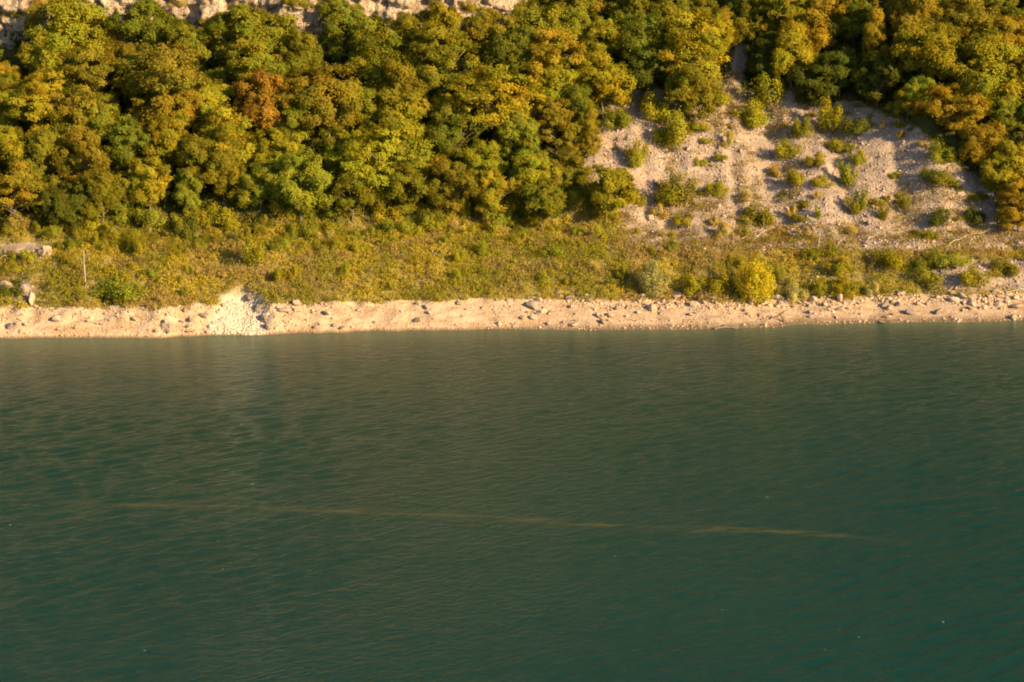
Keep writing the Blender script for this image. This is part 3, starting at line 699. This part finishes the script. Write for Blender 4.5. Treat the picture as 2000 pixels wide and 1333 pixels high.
fill = 0
for x, y, z, u, px, py, sc_, sm_ in candidates(6000, 8, 54, 12, 40):     # small plants on the scree
    if fill >= 58: break
    P = np.array([x, y, z])
    if sc_ < .5 or not 190 < py < 470 or (py > 265 and random.random() < .75): continue
    d = np.hypot(PTS[:, 0] - P[0], PTS[:, 1] - P[1]); rad = random.uniform(.32, .8)
    if (d < (RAD + rad) * .8).any(): continue
    plant('shrub', 'shrub', P - np.array([0, 0, .05]), rad, rad * random.uniform(.6, 1.0), random.choice(['yellow olive', 'olive', 'straw', 'yellow green', 'brownish']), random.choice(['mound', 'sparse', 'round']))
    PTS = np.vstack([PTS, P[:2]]); RAD = np.append(RAD, rad); fill += 1
fill = 0
for x, y, z, u, px, py, sc_, sm_ in candidates(6000, -58, 14, 6, 22):    # bushes along the foot of the wood
    if fill >= 62: break
    dy = py - np.interp(px, *WOOD_EDGE)
    if not -22 < dy < 48 or not -10 < px < 1210 or sc_ > .4: continue
    d = np.hypot(PTS[:, 0] - x, PTS[:, 1] - y); rad = random.uniform(.8, 1.7) * (1 - .35 * max(dy, 0) / 48)
    if (d < (RAD + rad) * .55).any(): continue
    plant('shrub', 'shrub', (x, y, z - .05), rad, rad * random.uniform(.7, 1.1), random.choices(['yellow olive', 'light green', 'yellow green', 'olive', 'green', 'straw'], [4, 4, 4, 3, 2, 1])[0], random.choice(['round', 'round', 'mound', 'upright']))
    PTS = np.vstack([PTS, [x, y]]); RAD = np.append(RAD, rad); fill += 1
CPX, CPY = project(Vf)
for px, py in ((20, 30), (62, 22), (85, 8), (590, 12), (560, 6), (700, 42), (722, 60), (800, 40), (905, 62), (920, 20), (1010, 20), (350, 12), (1030, 8)):
    q = ((px - CPX) ** 2 + (py - CPY) ** 2).argmin()
    plant('shrub', 'shrub', Vf[q] + np.array([0, -.1, -.15]), random.uniform(.7, 1.2), random.uniform(.6, .9), random.choice(['yellow olive', 'olive', 'straw']), random.choice(['mound', 'round']))
# labels: what it looks like, where it grows, and its place among those like it
ORD = ['first', 'second', 'third', 'fourth', 'fifth', 'sixth', 'seventh', 'eighth', 'ninth', 'tenth', 'eleventh', 'twelfth', 'thirteenth', 'fourteenth', 'fifteenth', 'sixteenth', 'seventeenth', 'eighteenth', 'nineteenth', 'twentieth'] + [f'twenty {q}' for q in ('first', 'second', 'third', 'fourth', 'fifth', 'sixth', 'seventh', 'eighth', 'ninth')]
FW = dict(broad='broad', tall='tall', cone='pointed', layered='layered', loose='open', upright='upright', round='rounded', mound='low', sparse='thin', willow='feathery')
def zone(p):
    px, py, e = p['px'], p['py'], float(np.interp(p['px'], *WOOD_EDGE))
    if p['k'] == 'tree':
        if px > 1760: return 'right of the scree'
        if px > 1430: return 'above the right scree'
        if px > 1135: return 'above the left scree'
        side = 'left' if px < 300 else 'left middle' if px < 560 else 'middle' if px < 830 else 'right'
        row = 'top rows' if py < 110 else 'upper rows' if py < 210 else 'lower rows' if py < 320 else 'lowest row'
        return f'in {row} of {side} wood'
    if py < 80 and px < 1060: return 'clinging to the cliff'
    if py < 475 and px > 1180: return ('on the upper' if py < 330 else 'on the lower') + (' left scree' if px < 1530 else ' right scree')
    if py < e + 45 and px < 1215: return 'along the foot of ' + ('left' if px < 420 else 'middle' if px < 800 else 'right') + ' wood'
    side = 'left of the collapse' if px < 420 else 'right of the collapse' if px < 850 else 'in the middle' if px < 1250 else 'around yellow willow' if px < 1600 else 'at far right'
    return 'on the bank ' + side
from collections import defaultdict
cl = defaultdict(list)
for p in plants:
    p['o']['category'] = p['k']
    p['o']['group'] = 'trees of the hillside wood' if p['k'] == 'tree' else 'shrubs on the scree and bank'
    if p['label']: p['o']['label'] = p['label']
    elif not (0 < p['px'] < 2000 and p['py'] > -25): p['o']['label'] = f"{p['c']} {p['k']} just beyond the edge of the picture"
    else: cl[(p['c'], FW[p['f']], p['k'], zone(p))].append(p)
for (c, f, k, zn), L in cl.items():
    L.sort(key=lambda p: p['px'])
    for i, p in enumerate(L):
        p['o']['label'] = f'{c} {f} {k} {zn}' if len(L) == 1 else f'{ORD[i]} from left of the {c} {f} {k}s {zn}'

# ------------------------------------------------------------------ ground cover that nobody could count
def scatter(n, x0, x1, u0, u1):
    x = rng.uniform(x0, x1, n); u = rng.uniform(u0, u1, n); y = shore(x) + beach_w(x) + u; z = height(x, y)
    px, py = project(np.stack([x, y, z], -1)); return x, y, z, u, px, py

# herb and grass cover of the bank
x, y, z, u, px, py = scatter(17000, -64, 64, -.3, 20)
scr = scree_amount(x, y, z); e = np.interp(px, *WOOD_EDGE)
keep = (py > e - 25) & (rng.random(len(x)) > scr * 1.25) & (rng.random(len(x)) < .55 + .9 * sstep(-.5, .3, fbm(x / 2.2, y / 2.2, 3.0, 3) + .1))
keep &= ~((px > 1800) & (py > 545) & (rng.random(len(x)) < .5)) & (scar_mask(x, y - shore(x)) < .2)
x, y, z, u = x[keep], y[keep], z[keep], u[keep]; n = len(x)
per = 30
tone = fbm(x / 4, y / 4, 5.0, 3); tone2 = fbm(x / 1.7, y / 1.7, 8.0, 3)
cA = np.array([.44, .345, .036]); cB = np.array([.265, .240, .025]); cC = np.array([.34, .235, .085])
w = sstep(-.25, .3, tone)[:, None]; c = cA * (1 - w) + cB * w
w2 = np.clip(sstep(.10, .38, tone2) * .6 + sstep(.05, .30, fbm(x / 7, y / 3.5, 44.0, 3)) * .7, 0, .85)[:, None]; c = c * (1 - w2) + cC * w2
c = c * rng.uniform(.85, 1.15, (n, 1))
hgt = rng.uniform(.35, .85, n) * (.75 + .5 * sstep(-.2, .3, tone)); wid = rng.uniform(.25, .55, n)
d = rng.normal(size=(n, per, 3)) * np.array([.55, .55, 0]) * wid[:, None, None]
hh = hgt[:, None] * rng.random((n, per)) ** .6 * np.exp(-(np.linalg.norm(d, axis=2) / (wid[:, None] * 1.1)) ** 2)
C = np.stack([x, y, z], -1)[:, None] + d + np.stack([0 * hh, 0 * hh, hh + .02], -1)
nn = rand_dirs(n * per) * .75 + np.tile([0.35, -.40, .40], (n * per, 1)); nn /= np.linalg.norm(nn, axis=1, keepdims=True)
V, F = leaves(C.reshape(-1, 3), nn, rng.uniform(.10, .30, n * per), rng, .30, .6)
ck = np.repeat(np.repeat(c[:, None], per, 1).reshape(-1, 3) * rng.uniform(.65, 1.35, (n * per, 1)), 4, 0)
o = link('bank_herbs', mesh_np('bank_herbs', V, F, False, {'col': ck}), M['blade'])
kind(o, 'stuff', 'yellow green grass and herbs covering the bank above the beach', 'grass')

# sparse weeds on the scree
x, y, z, u, px, py = scatter(9000, 6, 66, 8, 44)
scr = scree_amount(x, y, z)
keep = (scr > .4) & (fbm(x / 2.6, y / 4.2, 12.0, 3) > .14) | ((scr > .4) & (rng.random(len(x)) < .07)) | ((scr > .3) & (py > 440) & (rng.random(len(x)) < .45))
x, y, z = x[keep], y[keep], z[keep]; n = len(x); per = 34
c = np.where(rng.random((n, 1)) < .5, np.array([[.27, .23, .028]]), np.array([[.33, .22, .06]])) * rng.uniform(.7, 1.2, (n, 1))
d = rng.normal(size=(n, per, 3)) * np.array([.34, .34, 0]); hh = rng.random((n, per)) * rng.uniform(.15, .6, (n, 1))
C = np.stack([x, y, z], -1)[:, None] + d + np.stack([0 * hh, 0 * hh, hh + .03], -1)
nn = rand_dirs(n * per) + np.array([0.1, -.3, .3]); nn /= np.linalg.norm(nn, axis=1, keepdims=True)
V, F = leaves(C.reshape(-1, 3), nn, rng.uniform(.10, .24, n * per), rng, .4, .5)
o = link('scree_weeds', mesh_np('scree_weeds', V, F, False, {'col': np.repeat(np.repeat(c[:, None], per, 1).reshape(-1, 3) * rng.uniform(.65, 1.3, (n * per, 1)), 4, 0)}), M['blade'])
kind(o, 'stuff', 'sparse yellow weeds scattered over the scree', 'weeds')

# low undergrowth beneath the trees
x, y, z, u, px, py = scatter(5200, -76, 78, 10, 52)
keep = (py < np.interp(px, *WOOD_EDGE) + 12) & (scree_amount(x, y, z) < .5) & ~((x < 3) & (u > 36.5))
x, y, z = x[keep], y[keep], z[keep]; n = len(x); per = 30
c = np.array([.075, .085, .018]) * rng.uniform(.6, 1.4, (n, 1)); big = rng.uniform(.5, 1.1, n)[:, None]
d = rng.normal(size=(n, per, 3)) * np.array([.45, .45, 0]) * big[..., None]; hh = rng.random((n, per)) * big * 1.3
C = np.stack([x, y, z], -1)[:, None] + d + np.stack([0 * hh, 0 * hh, hh], -1)
nn = rand_dirs(n * per) + np.array([0.1, -.3, .5]); nn /= np.linalg.norm(nn, axis=1, keepdims=True)
V, F = leaves(C.reshape(-1, 3), nn, rng.uniform(.2, .42, n * per), rng, .55, .2)
o = link('undergrowth', mesh_np('undergrowth', V, F, False, {'col': np.repeat(np.repeat(c[:, None], per, 1).reshape(-1, 3) * rng.uniform(.65, 1.3, (n * per, 1)), 4, 0)}), M['blade'])
kind(o, 'stuff', 'low green undergrowth beneath the trees of the wood', 'undergrowth')

# loose stones of the scree
x, y, z, u, px, py = scatter(42000, 2, 70, 7, 46)
scr = scree_amount(x, y, z)
keep = (rng.random(len(x)) < scr * (.45 + .9 * sstep(-.25, .3, fbm(x / 3, y / 3, 21.0, 3))))
x, y, z = x[keep], y[keep], z[keep]
size = np.clip(rng.lognormal(math.log(.135), .48, len(x)), .06, .6)
o = stone_field('scree_stones', np.stack([x, y, z + size * .08], -1), size, M['scree'], (.55, 1.2))
kind(o, 'stuff', 'loose pale limestone rubble of the scree', 'rubble')
# rubble on the left outcrop and in the bank
x, y, z, u, px, py = scatter(9000, -68, 68, -.4, 9)
scr = scree_amount(x, y, z); keep = (rng.random(len(x)) < scr * .8) | (rng.random(len(x)) < .03)
size = np.clip(rng.lognormal(math.log(.2), .4, len(x)), .08, .6)[keep]
o = stone_field('bank_rubble', np.stack([x, y, z + .03], -1)[keep], size, M['scree'], (.6, 1.2))
kind(o, 'stuff', 'small stones showing between the plants of the bank', 'rubble')
# beach shingle
n = 26000
x = rng.uniform(-70, 70, n); q = rng.random(n); t = q * beach_w(x) + .05; y = shore(x) + t; z = height(x, y)
dens = .05 + .4 * sstep(0, .4, fbm(x / 2.5, y / 1.2, 31.0, 3)) + .55 * sstep(2, 10, x) * sstep(.6, .8, q) + .35 * sstep(.25, .05, q) + .35 * sstep(-8, -30, x) * sstep(.4, .9, q)
keep = (rng.random(n) < dens) & (scar_mask(x, t) < .5)
size = (np.clip(rng.lognormal(math.log(.10), .55, n), .04, .45) * (1 + .5 * sstep(.62, .8, q) * sstep(2, 8, x)))[keep]
o = stone_field('shingle', np.stack([x, y, z + .02], -1)[keep], size, M['pebble'], (.55, 1.2))
kind(o, 'stuff', 'small stones strewn over the beach', 'shingle')
# white rubble of the collapsed bank
n = 7000
x = SCAR_X + rng.normal(0, 1.9, n); t = rng.uniform(.05, 6, n); y = shore(x) + t; z = height(x, y)
keep = (scar_mask(x, t) > .35) & (rng.random(n) < .30 + .5 * sstep(3, 0, t))
size = np.clip(rng.lognormal(math.log(.10), .5, n), .04, .4)[keep]
o = stone_field('white_rubble', np.stack([x, y, z + .03], -1)[keep], size, M['white'], (.6, 1.1))
kind(o, 'stuff', 'freshly fallen white rubble filling the collapsed bank', 'rubble')

# ------------------------------------------------------------------ rocks
def boulder(px, by, w, h=None, mat='stone', label=None, group=None, i=None, rz=None, name='boulder'):
    P = on_ground(px, by); k = 19.6 - 2.4 * max(0, (560 - by) / 480)
    me = random.choice(OUTCROPS) if name == 'outcrop' else BOULDERS[random.randrange(len(BOULDERS)) if i is None else i]
    o = bpy.data.objects.new(name, me); COL.objects.link(o)
    if not me.materials: me.materials.append(M['stone'])
    o.material_slots[0].link = 'OBJECT'; o.material_slots[0].material = M[mat]
    s = w / 2 / k; sh = min((h or w * .7) / 2 / k / .8, s * (.72 if name == 'rock' else 1.6))
    o.scale = (s, s * random.uniform(.8, 1.1), sh); o.location = P + np.array([0, 0, sh * (-.1 if name == 'outcrop' else .28)])
    o.rotation_euler = (random.gauss(0, .15), random.gauss(0, .15), random.uniform(0, 6.28) if rz is None else rz)
    o['label'] = label; o['category'] = 'rock'
    if group: o['group'] = group
    return o
BIG = [
 (1272, 606, 26, 17, 'stone', 'flat pale rock lying alone mid beach left of the yellow willow'), (1290, 606, 15, 12, 'stone', 'small pale rock touching the lone flat rock mid beach'),
 (1355, 598, 24, 16, 'stone', 'squared pale rock at the upper edge of the sandy beach'), (1348, 617, 15, 11, 'stone', 'small pale rock with dark shadow low on the sandy beach'),
 (1376, 594, 14, 12, 'stone', 'small upright rock just right of the squared pale rock'), (1583, 612, 15, 11, 'darkstone', 'upper one of two dark rocks below the silvery bush'),
 (1585, 620, 13, 9, 'darkstone', 'lower one of two dark rocks below the silvery bush'), (1640, 588, 22, 18, 'stone', 'pale block at the plant edge right of the silvery bush'),
 (1778, 614, 24, 20, 'darkstone', 'large dark boulder on the right beach'), (1832, 614, 15, 26, 'darkstone', 'narrow upright dark rock leaning on the right beach'),
 (1720, 631, 20, 8, 'darkstone', 'flat dark rock at the waterline on the right'), (326, 638, 44, 26, 'stone', 'big rounded boulder low on the left beach'),
 (1038, 600, 40, 16, 'darkstone', 'long dark slab at the left end of the stony beach'), (1112, 585, 20, 16, 'darkstone', 'grey rock at the plant edge above the stony beach'),
 (668, 644, 18, 12, 'darkstone', 'dark rock at the waterline right of the collapsed bank'), (654, 638, 12, 10, 'darkstone', 'small dark rock above the waterline right of the collapsed bank'),
 (1865, 590, 22, 14, 'stone', 'pale rock in the right stone strip near the dark upright rock'), (1985, 602, 26, 18, 'stone', 'pale boulder at the right end of the beach'),
 (1465, 596, 14, 16, 'stone', 'pointed pale rock right below the yellow willow'), (1062, 612, 14, 12, 'stone', 'pale rock in the stony patch near the long dark slab'),
 (1270, 430, 18, 14, 'stone', 'pale boulder on the lower scree under the wide olive bush'), (1340, 405, 14, 12, 'stone', 'small boulder right beside the wide olive bush'), (505, 608, 30, 26, 'darkstone', 'dark overhanging block on the upper right wall of the collapsed bank'),
 (518, 628, 26, 30, 'darkstone', 'dark block on the right wall of the collapsed bank'), (524, 640, 20, 22, 'darkstone', 'lowest dark block on the right wall of the collapsed bank'), (487, 590, 24, 20, 'darkstone', 'dark block at the top of the collapsed bank'),  # dark stone on the right wall blocks paints in that wall's shade
 (428, 612, 18, 22, 'stone', 'pale block on the left wall of the collapsed bank'), (437, 600, 16, 16, 'stone', 'upper pale block on the left wall of the collapsed bank'),
 (20, 500, 90, 30, 'stone', 'wide pale outcrop at the left edge above the track'), (88, 497, 50, 34, 'stone', 'pale outcrop block behind the small vivid bush'), (8, 560, 40, 24, 'stone', 'pale outcrop at the left edge of the bank'), (48, 562, 44, 22, 'darkstone', 'grey rounded outcrop at the left end of the bank'), (62, 592, 20, 34, 'stone', 'pale rock rib at the left end of the bank'),
 (305, 648, 14, 10, 'stone', 'small rock left of the big rounded boulder'), (372, 628, 14, 12, 'darkstone', 'grey stone between the big rounded boulder and the collapsed bank'),
]
for e in BIG: boulder(*e[:4], mat=e[4], label=e[5], group='single rocks of the shore', name='outcrop' if 'outcrop' in e[5] or 'wall of' in e[5] or 'rounded boulder low' in e[5] else 'boulder')
ZN = [('left of the grey green bush', 1030, 1245, 574, 592, 34), ('left of the yellow willow', 1250, 1450, 578, 597, 32),
      ('below the silvery bush', 1490, 1650, 580, 602, 34), ('above the dark boulder', 1655, 1835, 574, 606, 34), ('at the right edge', 1840, 2005, 572, 608, 34),
      ('under the long dark slab', 1000, 1180, 600, 640, 26), ('left of the big boulder', 5, 300, 600, 650, 24), ('right of the big boulder', 345, 412, 600, 650, 12),
      ('right of the collapse', 545, 1000, 592, 642, 24), ('on sand left of driftwood', 1180, 1390, 606, 640, 12), ('on sand right of driftwood', 1440, 1990, 608, 632, 20)]
for zn, a, b, c0, c1, m in ZN:
    L = []
    for k in range(m):
        px = random.uniform(a, b); by = random.uniform(c0, c1) - (px - a) / (b - a) * (8 if 'sand' in zn else 0)
        w = min(random.lognormvariate(math.log(11.5), .38), 23); dk = random.random() < .25
        L.append((px, 'grey' if dk else 'pale', 'large' if w > 13.5 else 'small', boulder(px, by, w, w * random.uniform(.5, .9), mat='darkstone' if dk else 'stone', group='rocks along the shore', name='rock')))
    for cs in {(l[1], l[2]) for l in L}:
        M_ = sorted([l for l in L if (l[1], l[2]) == cs], key=lambda l: l[0])
        for i, l in enumerate(M_):
            l[3]['label'] = f'{cs[1]} {cs[0]} rock {zn}' if len(M_) == 1 else f'{ORD[i]} from left of the {cs[1]} {cs[0]} rocks {zn}' if i < 20 else f'{cs[1]} {cs[0]} rock at the right end, {zn}'

# ------------------------------------------------------------------ dead wood and the thin post
def branch(pts, r0, r1, name, label, cat, mat='dead', twigs=0, sides=6):
    V, F = join([tube(np.array(pts), np.linspace(r0, r1, len(pts)), sides)] + [
        (lambda s, d: tube(np.array([s, s + d * .5 + rng.normal(0, .05, 3), s + d]), [r1 * 1.1, r1 * .8, r1 * .35], 4))(
            np.asarray(pts[random.randrange(1, len(pts))], float), rng.normal(0, .45, 3) + np.array([0, 0, .35])) for _ in range(twigs)])
    o = link(name, mesh_np(name, V, F, True), M[mat]); o['label'] = label; o['category'] = cat; return o
def lying(px0, py0, px1, py1, lift=(.15, .3), n=6):
    A, B = on_ground(px0, py0), on_ground(px1, py1); out = []
    for k in np.linspace(0, 1, n):
        p = A * (1 - k) + B * k; p[2] = float(height(p[0], p[1])) + lift[0] * (1 - k) + lift[1] * k + .12 * math.sin(k * 3.1); p += rng.normal(0, .04, 3); out.append(p)
    return out
P = on_ground(167, 562)
post = branch([P + np.array([0, 0, -.3]), P + np.array([.02, 0, 1.2]), P + np.array([-.02, 0, 2.5]), P + np.array([0, 0, 3.7])], .07, .05, 'post', 'thin pale wooden post standing on the left bank', 'post')
P = on_ground(1596, 496)
branch([P - np.array([0, 0, .2]), P + np.array([.1, 0, .8]), P + np.array([.2, 0, 1.9])], .07, .04, 'dead_stem', 'pale leaning dead stem at the foot of the scree', 'dead stem', twigs=2)
LY = [((1628, 494, 1652, 470), 'pale fallen branch right of the leaning dead stem'), ((1612, 482, 1648, 490), 'low pale branch lying beside the leaning dead stem'), ((1448, 470, 1512, 452), 'long bleached branch in the heap left of the dead stem'),
      ((1470, 474, 1500, 455), 'middle branch of the bleached heap at the foot of the scree'), ((1490, 462, 1450, 448), 'upper branch of the bleached heap at the foot of the scree'), ((1880, 468, 1935, 456), 'bleached branch lying on the right scree'),
      ((1850, 485, 1885, 466), 'curved bleached branch low on the right scree'), ((1690, 480, 1712, 466), 'short bleached branch near the middle of the lower scree'), ((1575, 578, 1620, 577), 'thin pale log lying at the beach edge behind the silvery bush'),
      ((775, 478, 802, 482), 'pale fallen stick on the bank below the wood'), ((1965, 575, 2010, 573), 'pale log at the plant edge by the right margin')]
for q, lb in LY:
    o = branch(lying(*q), .075, .03, 'fallen_branch', lb, 'branch', twigs=3); o['group'] = 'bleached dead branches'
branch(lying(1395, 645, 1440, 644, (.06, .05)), .14, .09, 'driftwood', 'dark wet driftwood log at the waterline below the yellow willow', 'driftwood', 'bark', 2)
P = on_ground(1532, 630)
branch([P, P + np.array([-.2, .1, .45]), P + np.array([-.55, .1, .7])], .16, .05, 'driftwood', 'dark driftwood stump on the beach below the yellow willow', 'driftwood', 'bark', 5)

# tiny white flecks added as painted sun glints on the wave crests
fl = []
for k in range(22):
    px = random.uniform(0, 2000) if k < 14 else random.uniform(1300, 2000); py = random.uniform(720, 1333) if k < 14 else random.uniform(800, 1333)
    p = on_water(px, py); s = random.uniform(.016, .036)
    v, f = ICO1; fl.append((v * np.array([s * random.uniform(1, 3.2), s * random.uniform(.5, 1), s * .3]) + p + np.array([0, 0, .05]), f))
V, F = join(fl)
N = Nodes('glint'); N.principled((.55, .57, .57), .6)
o = link('glint_flecks', mesh_np('glint_flecks', V, F, True), N.m); kind(o, 'stuff', 'tiny white flecks drawn as sun glints on the lake', 'glint')
